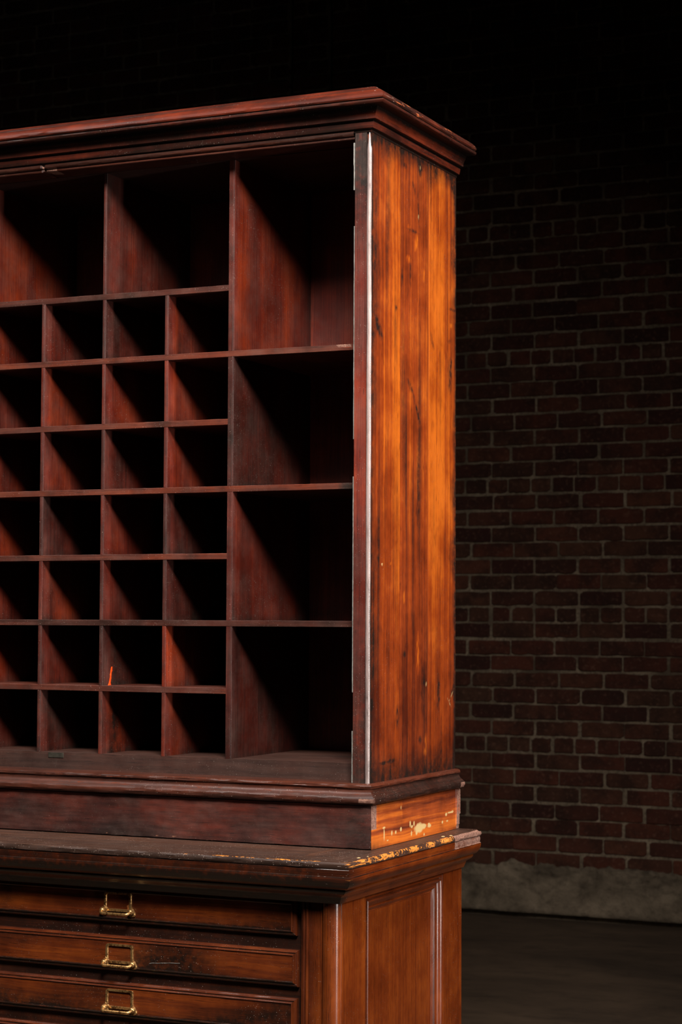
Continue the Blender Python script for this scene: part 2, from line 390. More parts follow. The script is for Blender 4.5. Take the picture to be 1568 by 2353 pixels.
def side_panel():
    mb = MB(); NY, NZ = 110, 420; Z0, Z1 = .0, 1.0905
    y0, y1 = .0, D; X = .0
    # (px, py, half width px, half height px, kind, amount, slant)
    marks = [(932, 381, 3, 5, 'g', .9, 0), (966, 388, 3, 14, 'g', .9, .05), (966, 386, 1.2, 5, 'paint', .7, 0), (952, 432, 2, 10, 'g', .8, .25), (962, 500, 1.5, 9, 'paint', .6, .1),
             (962, 478, 1.2, 34, 'g', .6, .05), (950, 531, 11, 2.2, 'g', .7, 0), (957, 556, 3, 17, 'w', .8, -.1), (939, 595, 4, 7, 'w', .9, 0), (940, 522, 2.5, 6, 'w', .7, 0),
             (862, 612, 3, 12, 'g', .8, 0), (868, 600, 5, 46, 'g', .55, .05), (872, 755, 5, 20, 'g', .8, .25), (866, 460, 4, 40, 'g', .5, 0), (944, 620, 1.6, 30, 'g', .8, 0),
             (925, 636, 1.5, 16, 'g', .6, 0), (994, 783, 2, 15, 'g', .8, .2), (1035, 850, 3.5, 22, 'g', .8, 0), (1034, 888, 3, 14, 'g', .7, 0), (942, 885, 2.5, 12, 'g', .7, .3), (954, 925, 2, 34, 'g', .7, .25),
             (1040, 712, 6, 3, 'g', .6, -.3), (1033, 785, 2.2, 4, 'g', .6, 0), (1037, 748, 2, 4, 'w', .8, 0), (911, 708, 2, 5, 'g', .6, 0), (975, 633, 1.2, 14, 'w', .55, 0),
             (961, 1500, 3, 36, 'w', .95, 0), (978, 1722, 3.5, 30, 'w', .95, -.05), (929, 1373, 1.5, 12, 'w', .9, 0), (930, 1503, 3, 6, 'g', .9, 0), (972, 1580, 3.5, 45, 'g', .7, 0),
             (980, 1571, 1.6, 5, 'paint', .8, 0), (1037, 1600, 1.2, 16, 'paint', .75, -.4), (1032, 1612, 1.2, 12, 'paint', .7, .4), (1041, 1585, 3, 12, 'g', .6, -.2), (914, 1648, 3, 22, 'g', .8, 0),
             (1008, 1592, 3, 34, 'g', .8, 0), (966, 1700, 2.5, 8, 'g', .9, 0), (900, 1748, 6, 4, 'g', .8, -.2), (885, 1752, 10, 3, 'g', .7, -.25), (949, 1430, 2, 34, 'g', .4, .1), (1014, 1700, 2, 40, 'g', .5, 0),
             (898, 1295, 1.5, 3, 'w', .7, 0), (878, 1296, 1.6, 1.6, 'paint', .9, 0), (854, 1620, 3, 10, 'g', .8, 0), (870, 1435, 4, 20, 'g', .3, .35), (1022, 1250, 2, 30, 'g', .4, 0), (868, 1250, 4, 60, 'g', .45, 0)]
    M = []
    for px, py, hw, hh, kd, am, sl in marks:
        y, z = px_yz(px, py); ya, _ = px_yz(px + hw, py); _, zb = px_yz(px, py - hh)
        M.append((y, z, max(.0022, abs(ya - y)), max(.0022, abs(zb - z)), kd, am, sl * hh / max(hw, 1) * 1.9))
    P = []; A = []; UV = []
    for i in range(NY + 1):
        y = lerp(y0, y1, i / NY); pr = []; ar = []; ur = []
        bd = 0 if y < .129 else (1 if y < .253 else 2)
        for j in range(NZ + 1):
            z = lerp(Z0, Z1, j / NZ)
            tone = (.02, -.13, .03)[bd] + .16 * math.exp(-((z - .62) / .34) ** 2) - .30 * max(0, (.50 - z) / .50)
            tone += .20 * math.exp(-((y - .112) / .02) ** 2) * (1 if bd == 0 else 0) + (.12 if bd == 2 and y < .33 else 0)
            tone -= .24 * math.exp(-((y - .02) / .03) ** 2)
            g = 0.
            n1 = nz(y * 18, z * 5, 3.)
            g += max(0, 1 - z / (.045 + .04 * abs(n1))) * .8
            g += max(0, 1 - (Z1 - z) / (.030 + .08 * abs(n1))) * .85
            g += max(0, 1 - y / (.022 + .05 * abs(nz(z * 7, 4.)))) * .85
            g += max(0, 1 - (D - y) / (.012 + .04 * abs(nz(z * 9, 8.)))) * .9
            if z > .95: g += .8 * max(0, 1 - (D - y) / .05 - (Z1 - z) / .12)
            # broken dark streaks that follow the boards
            st = nz(y * 95 + 3, z * 3.3, 2.); st2 = nz(y * 40, z * 2.6, 12.)
            g += max(0, st - .20) * .9 + max(0, st2 - .22) * .9
            w = 0; pa = 0
            for my, mz, wy, wz, kd, am, sl in M:
                dz = (z - mz) / wz
                if abs(dz) > 1.6: continue
                dy = (y - my + sl * wy * dz * .5) / wy
                q = dy * dy + dz * dz
                if q < 2.2:
                    k = max(0, 1 - q / 2.2) ** .6 * am * (.75 + .9 * nz(y * 210, z * 90, 6.))
                    if kd == 'g': g += k
                    elif kd == 'w': tone += .65 * k
                    else: pa = max(pa, k * .55)
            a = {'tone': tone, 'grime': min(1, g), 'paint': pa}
            sm = min(abs(y - .129), abs(y - .253)) < .0018
            dx = -.0012 if sm else 0
            if sm and z < .8: g += .8
            dent = .0006 * nz(y * 30, z * 12, 4.)
            if y > D - .002 and z < .06: dent -= .001
            pr.append((X + dx + dent * .4, y, z)); ar.append(a); ur.append((z, y + bd * 1.37))
        P.append(pr); A.append(ar); UV.append(ur)
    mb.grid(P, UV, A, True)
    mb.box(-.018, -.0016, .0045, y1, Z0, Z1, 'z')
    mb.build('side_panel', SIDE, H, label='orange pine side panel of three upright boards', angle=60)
side_panel()
mb = MB(); mb.box(-LAT, -LAT + .018, .0045, D, 0, 1.0905, 'z'); mb.build('side_panel', SIDE, H, .001)

# face frame: posts with a rounded corner bead
def post(xa, xb, name='post'):
    mb = MB(); NZ = 60
    P = []; U = []; A = []
    pro = [(xa, .012), (xa, .0008), (xa + .0008, 0), (lerp(xa, xb, .5), 0), (xb, 0), (xb, .004), (xb, .012)]
    for k, (x, y) in enumerate(pro):
        P.append([(x + (.0003 * nz(j * .7, k) if k in (1, 2) else 0), y, lerp(-.0003, 1.0905, j / NZ)) for j in range(NZ + 1)])
        U.append([(j / NZ * 1.09, x + y) for j in range(NZ + 1)])
        A.append([{'grime': min(.95, 1.3 * max(0, 1 - (1.0905 - p[2]) / .22) + .7 * max(0, 1 - p[2] / .45) + .5 * max(0, nz(p[2] * 9, p[0] * 60, 8.))), 'tone': .35 * nz(p[2] * 7, 3.)} for p in P[-1]])  # painted cornice shade at the top; darker foot and patches
    mb.grid(P, U, A, True, flip=True)
    return mb.build(name, DIV, H)
post(-.0300, -.0078)
post(-LAT + .0078, -LAT + .030)
def bead(xc, s):
    mb = MB(); NZ = 140; n = 10; P = []; U = []; A = []
    for i in range(n + 1):
        a = math.radians(lerp(180, 360, i / n)); P.append([]); U.append([]); A.append([])
        for j in range(NZ + 1):
            z = lerp(0, 1.088, j / NZ)
            r = .0042 * (1 + .05 * nz(z * 60, i)); 
            k = min(1, max(0, (1.088 - z) / .03)); r *= .25 + .75 * k
            wob = .0008 * nz(z * 6, 3.)
            P[-1].append((xc + s * (r * cos(a) + wob), .0022 + r * sin(a) * .9, z))
            U[-1].append((z, a * .004)); A[-1].append({'grime': .55 * max(0, nz(z * 90, i * .8, 2.)) + max(0, .55 - z) * .9 * max(0, .3 + nz(z * 30, i * .5))})  # darkened lower down, where the painted highlight turns greyer
    mb.grid(P, U, A, True, flip=(s > 0)); mb.build('corner_bead', BEADM, H, label='shiny rounded corner bead, highlight painted pale')
bead(-.0036, 1); bead(-LAT + .0036, -1)

# thin pale edging strips on the inner edge of the post
for z0, z1, t in ((.9900, 1.0700, .0022), (.5704, .9288, .0014), (.1494, .5077, .0016), (.0005, .0855, .0018)):
    mb = MB(); n = 24
    P = [[], [], []]
    for j in range(n + 1):
        z = lerp(z0, z1, j / n); b = .0003 * nz(z * 30, 2.)
        tt = t * (1.25 if (z1 > 1.06 and z > 1.03) else 1)
        P[0].append((-.0300 - tt + b, .006, z)); P[1].append((-.0300 - tt + b, .0006, z)); P[2].append((-.0299, -.0003, z))
    mb.grid(P, [[(p[2], p[0]) for p in r] for r in P], None, False, flip=True)
    mb.box(-.0300 - t * .9, -.0298, .001, .007, z0, z1, 'z')
    mb.build('edging_strip', STRIP, H, label='thin pale edging strip on the post')

# shelves and dividers
DX = [-.2855 - .1295 * k for k in range(7)]          # pigeonhole uprights
TH = .0105
SH = [.8532, .7368, .6184, .5009, .3837, .2673, .1505]
XR_, XL_ = -.0185, -LAT + .0185
YB = .349
rr = random.Random(5)
def board(name, x0, x1, y0, y1, z0, z1, grain, mat=DIV, **a):
    mb = MB(); mb.box(x0, x1, y0, y1, z0, z1, grain, **a); return mb.build(name, mat, H, .0005)
def rawat(x, k, zt):
    if zt == SH[1] and k in (1, 2) and -.082 < x < -.050: return .75
    if zt == SH[0] and k in (1, 2, 3) and (abs(x + .633) < .0052 or abs(x + .443) < .0052): return .42 + .3 * nz(x * 300, k)
    return 0.
def shelf(x0, x1, zt):
    """shelf with a very slightly uneven, dusty front edge"""
    mb = MB(); n = max(10, int((x1 - x0) / .01)); P = [[] for _ in range(6)]
    for i in range(n + 1):
        x = lerp(x0, x1, i / n); sag = .0006 * nz(x * 3, zt * 9)
        e = .0003 * nz(x * 60, zt * 30); e2 = .0003 * nz(x * 60, zt * 31 + 5)
        for k, (y, z) in enumerate(((YB, zt), (Q + .0006, zt + e), (Q, zt - .0006), (Q, zt - TH + .0006), (Q + .0006, zt - TH + e2), (YB, zt - TH))):
            P[k].append((x, y, z + sag))
    A = [[{'tone': .1 * nz(p[0] * 11, zt * 5) + .05, 'grime': 1. if (zt == SH[3] and -.072 < p[0] < -.034) else max(0, nz(p[0] * 23, zt * 17, 4.) - .25) * 1.2, 'wear': .25 if k in (1, 2) else 0, 'raw': rawat(p[0], k, zt)} for p in r] for k, r in enumerate(P)]
    vv = [0, .3, .301, .311, .312, .6]
    mb.grid(P, [[(p[0], vv[k] + zt * 3) for p in r] for k, r in enumerate(P)], A, True, flip=False)
    mb.build('shelf', EDGE2, H, angle=30)
EDGE2 = wood('mahogany_shelf_edge', (.013, .0045, .003), (.037, .0085, .005), (.085, .015, .005), fine=200, broad=40, rough=.5, coat=.0, coat_r=.3, rand=.5, dust=.6, haze=.28, wearcol=(.14, .035, .012), spec=.2)
for k, z in enumerate(SH):
    if k in (1, 3, 5): shelf(XL_, XR_, z)
    else: shelf(DX[-1] + .005, DX[0] - .0052, z)
def divider(xc, z0, z1, th, tone, grime=0., paint=None):
    """upright divider with the narrow routed line along its front edge"""
    mb = MB(); x0, x1 = xc - th / 2, xc + th / 2
    NY, NZ = 26, max(8, int((z1 - z0) / .012))
    ys = [Q + .0004 + (YB - Q) * (i / NY) ** 1.5 for i in range(NY + 1)]
    P = []; A = []; U = []
    ph = rr.uniform(0, 50)
    for side, xx in ((0, x0), (1, x1)):
        P = [[(xx + .0003 * nz(y * 20, j * .4, ph), y, lerp(z0, z1, j / NZ)) for j in range(NZ + 1)] for y in ys]
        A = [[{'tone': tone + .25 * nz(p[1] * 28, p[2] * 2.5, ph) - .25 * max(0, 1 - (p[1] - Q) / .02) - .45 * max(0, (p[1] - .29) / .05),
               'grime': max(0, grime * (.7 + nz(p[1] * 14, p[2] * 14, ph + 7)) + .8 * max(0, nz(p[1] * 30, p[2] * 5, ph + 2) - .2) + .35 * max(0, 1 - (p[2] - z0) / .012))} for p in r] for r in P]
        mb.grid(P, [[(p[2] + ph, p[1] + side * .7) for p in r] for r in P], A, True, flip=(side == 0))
    # front edge: flat, with a fine groove near its right side
    g = [(x0, Q + .0004), (x0 + .0005, Q), (x1 - .0026, Q), (x1 - .0021, Q + .0004), (x1 - .0016, Q + .0004), (x1 - .0012, Q), (x1 - .0003, Q), (x1, Q + .0004)]
    P = [[(x + .0002 * nz(j * .9, ph), y, lerp(z0, z1, j / NZ)) for j in range(NZ + 1)] for x, y in g]
    A = [[{'tone': tone * .5 - .1, 'grime': .25 + grime * .5 + .4 * nz(p[2] * 20, ph), 'wear': .10 if k in (5, 6) else .0} for p in r] for k, r in enumerate(P)]
    mb.grid(P, [[(p[2] + ph, p[0] * 1.0 + .4) for p in r] for r in P], A, True, flip=True)
    mb.build('divider', DIV, H, angle=25)
for k, xc in enumerate(DX):
    if k in (0, 6):
        spans = [(.029, SH[5] - TH), (SH[5], SH[3] - TH), (SH[3], SH[1] - TH), (SH[1], 1.073)]
        th = .0112
    elif k in (2, 4):
        spans = [(.029, SH[6] - TH)] + [(SH[i], SH[i - 1] - TH) for i in range(6, 0, -1)] + [(SH[0], 1.073)]
        th = .0068
    else:
        spans = [(.029, SH[6] - TH)] + [(SH[i], SH[i - 1] - TH) for i in range(6, 0, -1)]
        th = .0072
    for q, (a, b) in enumerate(spans):
        tone = rr.uniform(-.2, .15); gr = max(0, rr.uniform(-.1, .3))
        if k == 0: tone, gr = ((-.15, .25), (.02, .1), (-.22, .35), (.34, .0))[q]
        if k == 2 and q in (2, 5): tone, gr = .25, 0
        if k == 2 and q == 7: tone, gr = -.1, .25
        if k == 4: tone += .15
        if q == 0 and k in (1, 2, 3): gr += .3
        divider(xc, a, b, th, tone, gr)
board('top_board', XL_, XR_, Q, YB, 1.073, 1.090, 'x', INNER)
board('back_panel', XL_, XR_, YB, YB + .010, 0, 1.09, 'z', DIV, tone=-.25)
# bottom board with dusty top and the board under it
mb = MB(); n = 150; m = 20
P = [[(lerp(XL_, XR_, i / n), lerp(Q, YB, (j / m) ** 1.6), .029 + (.0003 * nz(i * .8, 3.) if j == 0 else 0)) for j in range(m + 1)] for i in range(n + 1)]
mb.grid(P, [[(p[0], p[1]) for p in r] for r in P], [[{'tone': .2, 'grime': .1} for p in r] for r in P], True)
mb.box(XL_, XR_, Q, YB, -.004, .0288, 'x')
mb.build('bottom_board', INNER, H)
mb = MB(); mb.box(-.652, -.620, Q - .0012, Q + .001, .0195, .0285, 'x'); mb.build('strike_plate', PLATE, H, .0004, label='small blackened strike plate')

# orange red paint run inside one pigeonhole
mb = MB(); xs = DX[2] + .0068 / 2 + .0006
n = 14
zs = [lerp(.1500, .1835, i / n) for i in range(n + 1)]
L_, R_ = [], []
for i, z in enumerate(zs):
    t = i / n; c = Q + .0245 + .008 * t + .0015 * nz(t * 4, 2.)
    w = .0030 + .0012 * nz(t * 7, 9.) + (.0030 * (1 - t / .15) if t < .15 else 0)
    if t > .93: w *= .6
    L_.append((xs, c - w, z)); R_.append((xs, c + w, z))
Mid = [(xs + .0007, (a[1] + b[1]) / 2, a[2]) for a, b in zip(L_, R_)]
P = [L_, Mid, R_]; mb.grid(P, [[(p[2], p[1]) for p in r] for r in P], None, True)
mb.build('paint_run', PAINT, H, label='orange red paint run in a pigeonhole')

# cornice -----------------------------------------------------------
S = path(-LAT, 0, 0, D, .010)
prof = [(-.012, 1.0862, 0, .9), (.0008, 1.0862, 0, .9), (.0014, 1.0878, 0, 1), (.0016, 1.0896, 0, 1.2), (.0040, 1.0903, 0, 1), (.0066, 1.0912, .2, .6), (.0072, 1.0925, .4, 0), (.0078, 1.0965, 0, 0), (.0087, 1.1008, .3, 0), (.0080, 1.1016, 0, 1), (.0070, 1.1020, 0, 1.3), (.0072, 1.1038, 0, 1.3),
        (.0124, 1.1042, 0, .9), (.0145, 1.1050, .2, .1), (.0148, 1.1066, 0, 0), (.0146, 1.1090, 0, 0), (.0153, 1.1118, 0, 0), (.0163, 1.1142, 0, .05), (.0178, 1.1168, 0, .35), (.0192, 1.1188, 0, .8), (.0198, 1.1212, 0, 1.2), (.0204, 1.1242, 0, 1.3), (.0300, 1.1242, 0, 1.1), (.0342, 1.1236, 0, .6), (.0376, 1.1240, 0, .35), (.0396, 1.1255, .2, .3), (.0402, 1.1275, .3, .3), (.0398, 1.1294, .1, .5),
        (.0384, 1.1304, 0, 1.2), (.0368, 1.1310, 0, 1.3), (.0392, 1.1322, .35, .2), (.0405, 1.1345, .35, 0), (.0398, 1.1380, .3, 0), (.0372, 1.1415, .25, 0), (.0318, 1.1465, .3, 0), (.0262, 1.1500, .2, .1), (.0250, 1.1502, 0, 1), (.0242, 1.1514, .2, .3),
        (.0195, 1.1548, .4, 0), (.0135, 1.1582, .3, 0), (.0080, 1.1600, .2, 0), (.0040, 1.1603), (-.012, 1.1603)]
GR = [p[3] if len(p) > 3 else 0. for p in prof]  # grime and painted shade: under slab, in grooves, dark strip below fascia
def cfn(x, y, dx, dy, s, k, e, z, att):
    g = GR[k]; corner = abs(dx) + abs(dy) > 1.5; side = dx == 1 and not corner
    if 1 <= k <= 26 and dy and not corner: g = max(g, .55 + .5 * nz(x * 4, k * .4) - (.25 if k in (7, 8, 13, 14, 15) else 0))  # front run darkened to paint the slab's shade over it
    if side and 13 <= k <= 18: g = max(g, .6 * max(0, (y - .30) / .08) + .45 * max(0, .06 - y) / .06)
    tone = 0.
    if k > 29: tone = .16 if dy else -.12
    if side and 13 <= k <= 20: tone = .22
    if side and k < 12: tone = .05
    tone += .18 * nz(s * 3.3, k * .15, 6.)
    if side and 30 <= k <= 34:
        g = max(g, .35 + .6 * nz(y * 30, k * .7)); e -= .0014 * max(0, nz(y * 60, k * .3)); att['wear'] = .55 + .5 * nz(y * 18, k * .5)
        if nz(y * 44, k * .8, 3.) > .33: att['raw'] = .48
    if corner and x > -.1:
        e -= .0008
        if 31 <= k <= 32: att['raw'] = .42; e -= .0012
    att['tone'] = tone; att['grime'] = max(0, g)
    return e, z, att
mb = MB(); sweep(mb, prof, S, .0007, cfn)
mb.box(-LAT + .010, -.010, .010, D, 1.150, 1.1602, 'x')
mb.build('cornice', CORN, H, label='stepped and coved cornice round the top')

# top rail under the cornice: bead and thin lip between the posts, with one old break
mb = MB(); x0, x1 = -LAT + .0300, -.0300; n = 260; P = []; U = []; A = []
pro = [(.012, 1.0895), (.0015, 1.0895), (-.0010, 1.0893), (-.0034, 1.0885), (-.0048, 1.0868), (-.0052, 1.0848), (-.0046, 1.0828), (-.0030, 1.0812), (-.0008, 1.0805), (.0010, 1.0803), (.0010, 1.0796), (-.0004, 1.0790), (-.0004, 1.0768), (.0004, 1.0759), (.012, 1.0757), (Q + .002, 1.0740)]
for i in range(n + 1):
    x = lerp(x0, x1, i / n); row = []; ar = []; ur = []
    for k, (y, z) in enumerate(pro):
        brk = 0
        if 3 <= k <= 14:
            if -.6515 < x < -.6465: brk = 1
            elif -.6465 <= x < -.610 and k >= 7: brk = .35 * (1 - (x + .6465) / .0365)
        yy = y + .006 * brk + .0003 * nz(x * 40, k); zz = z + (.004 * brk if k > 6 else 0)
        if k == 13: zz -= .0004 * abs(nz(x * 25, 4))
        row.append((x, yy, zz)); ur.append((x, k * .004)); ar.append({'raw': .9 if brk > .1 else 0, 'wear': .5 if k in (11, 12, 13) else .1, 'tone': .12 if k > 10 else -.02 + .15 * nz(x * 5, 2), 'grime': .25 if k in (4, 5, 6) else .1})
    P.append(row); A.append(ar); U.append(ur)
mb.grid(P, U, A, True, flip=False)
mb.build('top_rail', EDGE, H, angle=28)

# base moulding -----------------------------------------------------
S = path(-LAT, 0, -.0015, D, .008)
prof = [(-.050, -.0352), (.0000, -.0352), (.0070, -.0352), (.0128, -.0340), (.0142, -.0328, .2), (.0168, -.0322, .6), (.0186, -.0298, .7), (.0193, -.0268, .8), (.0190, -.0238, .8), (.0178, -.0222, .8), (.0150, -.0198, .3), (.0122, -.0177, .2), (.0098, -.0154),
        (.0082, -.0130), (.0075, -.0105), (.0078, -.0083), (.0092, -.0076, .3), (.0102, -.0060, .6), (.0102, -.0044, .7), (.0094, -.0026, .6), (.0072, -.0011, .4), (.0040, -.0003, .2), (-.002, .0000), (-.050, -.0002)]
def bfn(x, y, dx, dy, s, k, e, z, att):
    corner = abs(dx) + abs(dy) > 1.5
    side = dx == 1 and not corner
    tone = .15 * nz(s * 9, k * .3) + (.12 if dy and k > 11 else 0); g = .3
    if side: g = .55 if k < 16 else .2
    if side and k >= 16: tone = .25
    if k <= 3: g = .8
    att['wear'] = att.get('wear', 0) * .45
    if dy and not corner and k in (11, 12, 17, 18, 19): att['wear'] = .62 + .3 * nz(x * 5, k)
    if corner and x > -.1: att['raw'] = .55 if 6 <= k <= 8 or k == 17 else 0; e -= .0015 if 5 <= k <= 9 or 16 <= k <= 18 else 0
    if side and y > D - .02 and 5 <= k <= 8: att['raw'] = .8
    if dy and not corner and x > -.012 and 6 <= k <= 8: att['raw'] = .6
    att['tone'] = tone; att['grime'] = g
    return e, z, att
mb = MB(); sweep(mb, prof, S, .0009, bfn)
mb.build('base_moulding', EDGE, H, label='worn moulding round the foot of the pigeonholes')

# plinth ------------------------------------------------------------
PX = .0088; PYF = -.0105; PZ0, PZ1 = -.1068, -.0358
mb = MB(); nx, nzz = 200, 22
P = [[(lerp(-LAT - PX, PX - .0004, i / nx), PYF + .0008 * nz(i * .25, j * .3) + (.0012 if i == nx else 0), lerp(PZ0 + .0012 + .0008 * nz(i * .3, 5.), PZ1, j / nzz)) for j in range(nzz + 1)] for i in range(nx + 1)]
A = [[{'tone': .30 * (j / nzz - .45) + .18 * nz(i * .06, j * .1, 2.), 'grime': .10 + .45 * max(0, nz(i * .08, j * .35, 5.)) + (.5 if i > nx - 7 else 0) * (.5 + nz(i, j * .9)), 'raw': .0, 'wear': .5 if (j <= 1 or i == nx) else 0} for j in range(nzz + 1)] for i in range(nx + 1)]
mb.grid(P, [[(p[0], p[2]) for p in r] for r in P], A, True, flip=False)
mb.box(-LAT - PX + .001, PX - .002, PYF + .002, PYF + .020, PZ0 + .001, PZ1, 'x')
mb.box(-LAT - PX + .001, -LAT + .012, PYF + .02, D, PZ0, PZ1, 'y')
mb.build('plinth_front', PLIN, H, label='scuffed dark plinth board')
def plinth_side():
    mb = MB(); NY, NZ = 190, 46; P = []; A = []; U = []
    # pale splashes: (px, py, half w, half h)
    sp = [(883, 1919, 1.6, 17), (883, 1902, 4, 3), (901, 1914, 2.4, 7), (910, 1912, 2.4, 5), (922, 1905, 2.6, 6), (891, 1931, 2.5, 2), (943, 1893, 2, 9), (952, 1892, 2, 7), (947, 1899, 3, 4), (946, 1915, 2, 8), (958, 1912, 3, 8), (964, 1902, 13, 13), (973, 1899, 8, 8),
          (987, 1897, 5, 5), (986, 1893, 3, 3), (1017, 1889, 2, 4), (1028, 1886, 3, 2), (1026, 1871, 3, 5), (1036, 1866, 8, 2.5), (1040, 1865, 2, 4), (975, 1917, 2, 4), (922, 1856, 1, 6)]
    M = []
    for px, py, hw, hh in sp:
        y, z = px_yz(px, py, PX); ya, _ = px_yz(px + hw, py, PX); _, zb = px_yz(px, py - hh, PX)
        M.append((y, z, abs(ya - y), abs(zb - z)))
    for i in range(NY + 1):
        y = lerp(PYF + .001, D, i / NY); pr = []; ar = []; ur = []
        for j in range(NZ + 1):
            t = j / NZ; z = lerp(PZ0, PZ1, t); pa = 0
            for my, mz, wy, wz in M:
                q = ((y - my) / wy) ** 2 + ((z - mz) / wz) ** 2
                if q < 1.6: pa = max(pa, (1.1 - q) + .35 * nz(y * 120, z * 120, 3.))
            endg = y > D - .018; fr = y < .013
            tone = .10 + .28 * (.5 - t) + (.2 if t < .3 else 0) - (.22 if t > .55 and y > .12 else 0)
            if endg: tone -= .1
            g = max(0, nz(y * 22, z * 22, 8.) - .3) + (.7 * max(0, 1 - t * 4) * max(0, 1 - y / .07)) + .8 * max(0, 1 - t * 5) * max(0, (y - .33) / .05)
            ar.append({'tone': tone, 'grime': min(1, g), 'paint': max(0, pa) * (.5 if wz > .01 else .8), 'raw': .62 if endg or (fr and t > .45) else 0})
            xx = PX + .0004 * nz(y * 30, z * 40, 2.)
            if endg and t > .1: xx += .0012
            if min(abs(y - (D - .018)), abs(y - .013) + (0 if t > .55 else 1)) < .0012: xx -= .001
            if y > D - .003 and t < .35: xx -= .003
            pr.append((xx, y, z)); ur.append((y, z))
        P.append(pr); A.append(ar); U.append(ur)
    mb.grid(P, U, A, True)
    mb.box(PX - .022, PX - .0016, PYF + .021, D - .001, PZ0, PZ1, 'y')
    mb.build('plinth_side', PLSIDE, H, label='bare orange plinth end spattered with pale paint', angle=50)
plinth_side()

# ================================================================== DRAWER CABINET
LX0, LX1 = -1.361, .013; LYF = -.129; LYB = .3835
K = root('drawer_cabinet', ((LX0 + LX1) / 2, .13, FZ), 'low mahogany plan drawer cabinet with brass pulls, carrying the pigeonholes', 'cabinet')

# countertop slab
ZT = -.1076
S = path(0 - LAT, 0, -.132, .3835, .008)
prof = [(-.06, -.1190), (.0380, -.1190), (.0440, -.1190), (.0485, -.1186, .4), (.0498, -.1172, .8), (.0502, -.1145, 1.), (.0497, -.1112, 1.), (.0480, -.1086, .8), (.0455, -.1078, .5), (.0420, -.1076, .15), (.030, -.1076), (-.01, -.1076), (-.06, -.1076)]
def sfn(x, y, dx, dy, s, k, e, z, att):
    corner = abs(dx) + abs(dy) > 1.5; side = dx == 1 and not corner
    w = att.get('wear', 0); tone = 0; g = 0
    if side and 3 <= k <= 8:
        w = (.80 if k >= 5 else .5) + .30 * nz(y * 20, 2.); g = .25 * max(0, nz(y * 60, k))
        if y > .262: att['raw'] = 1.; w = 0; e += .0010 * nz(y * 150, k * 2.) - (.0015 if k > 6 else 0)
        if y > .262 and k in (7, 8): z -= .0022
    elif side: w = .0; 
    elif dy and not corner:
        w = (.72 * max(0.30, min(1, (x + .55) / .45)) + .2 * nz(x * 14, 1.) if k in (7, 8) else 0.); g = .2 if k > 6 else .45
    if corner and x > -.1 and 3 <= k <= 8: w = .6; e -= .004 if k < 8 else .002
    if (not corner) and dy and x > -.012 and 3 <= k <= 8: e -= .0018 * (1 + x / .012)
    if side and y < -.118 and 3 <= k <= 8: e -= .0018 * max(0, (-.118 - y) / .014)
    att.update(tone=tone, grime=g, wear=w)
    if side and k in (9, 10): att['wear'] = .22
    return e, z, att
mb = MB(); sweep(mb, prof, S, .0009, sfn)
# pale drips and chips on the visible margin
mb.box(-LAT + .055, -.055, -.075, .3835, -.1189, -.1078, 'x')
mb.build('countertop', TOPM, K, label='dusty dark countertop with chipped orange edge')
CREAM = simple('cream_paint', (.42, .31, .15), .5).m
for (sx, sy, ra) in ((.0335, .243, .0035), (.0405, .262, .0030), (.0330, -.112, .0032), (.0380, -.088, .0018)):
    m_ = MB(); c = m_.vert((sx, sy, -.1066)); ring = [m_.vert((sx + ra * cos(a * pi / 6) * (1 + .3 * nz(a, sy * 90)), sy + 1.5 * ra * sin(a * pi / 6), -.1077)) for a in range(12)]
    for i in range(12): m_.face([c, ring[i], ring[(i + 1) % 12]], [(0, 0)] * 3, True)
    m_.build('paint_spot', CREAM, K, label='small cream paint spot on the countertop')
# moulding under the slab
prof = [(-.03, -.1772), (.0135, -.1772), (.0170, -.1768), (.0177, -.1752, .2), (.0190, -.1722), (.0202, -.1698), (.0212, -.1672), (.0222, -.1652), (.0250, -.1634), (.0285, -.1618), (.0318, -.1595), (.0340, -.1572), (.0354, -.1548, .2), (.0354, -.1530),
        (.0350, -.1522), (.0385, -.1514), (.0420, -.1494), (.0446, -.1468), (.0470, -.1438), (.0490, -.1400), (.0502, -.1368, .25), (.0505, -.1330, .4), (.0500, -.1308, .3), (.0482, -.1300), (.0486, -.1286, .2), (.0488, -.1240, .3), (.0486, -.1200, .3), (.0478, -.1192), (-.03, -.1192)]
def mfn(x, y, dx, dy, s, k, e, z, att):
    corner = abs(dx) + abs(dy) > 1.5; side = dx == 1 and not corner
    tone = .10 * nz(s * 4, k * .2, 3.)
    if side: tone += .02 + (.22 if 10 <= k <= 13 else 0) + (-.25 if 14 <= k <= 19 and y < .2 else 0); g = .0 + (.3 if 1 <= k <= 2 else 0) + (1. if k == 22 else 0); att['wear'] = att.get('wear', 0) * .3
    else: tone -= .30; g = .95 if k < 21 or k == 22 else .60; att['wear'] = att.get('wear', 0) * .6  # front run mixed darker than the side return
    if side and y > .262 and k >= 22: att['raw'] = .62; e += .0008 * nz(y * 90, k)
    if corner and x > -.1 and k >= 20: att['wear'] = .5; e -= .0012
    
    if side and k in (9, 10, 11) and .142 < y < .156: e -= .004; g = 1
    att.update(tone=tone, grime=g); return e, z, att
mb = MB(); sweep(mb, prof, S, .0003, mfn); mb.build('counter_moulding', FRAME, K, label='ogee moulding under the countertop')

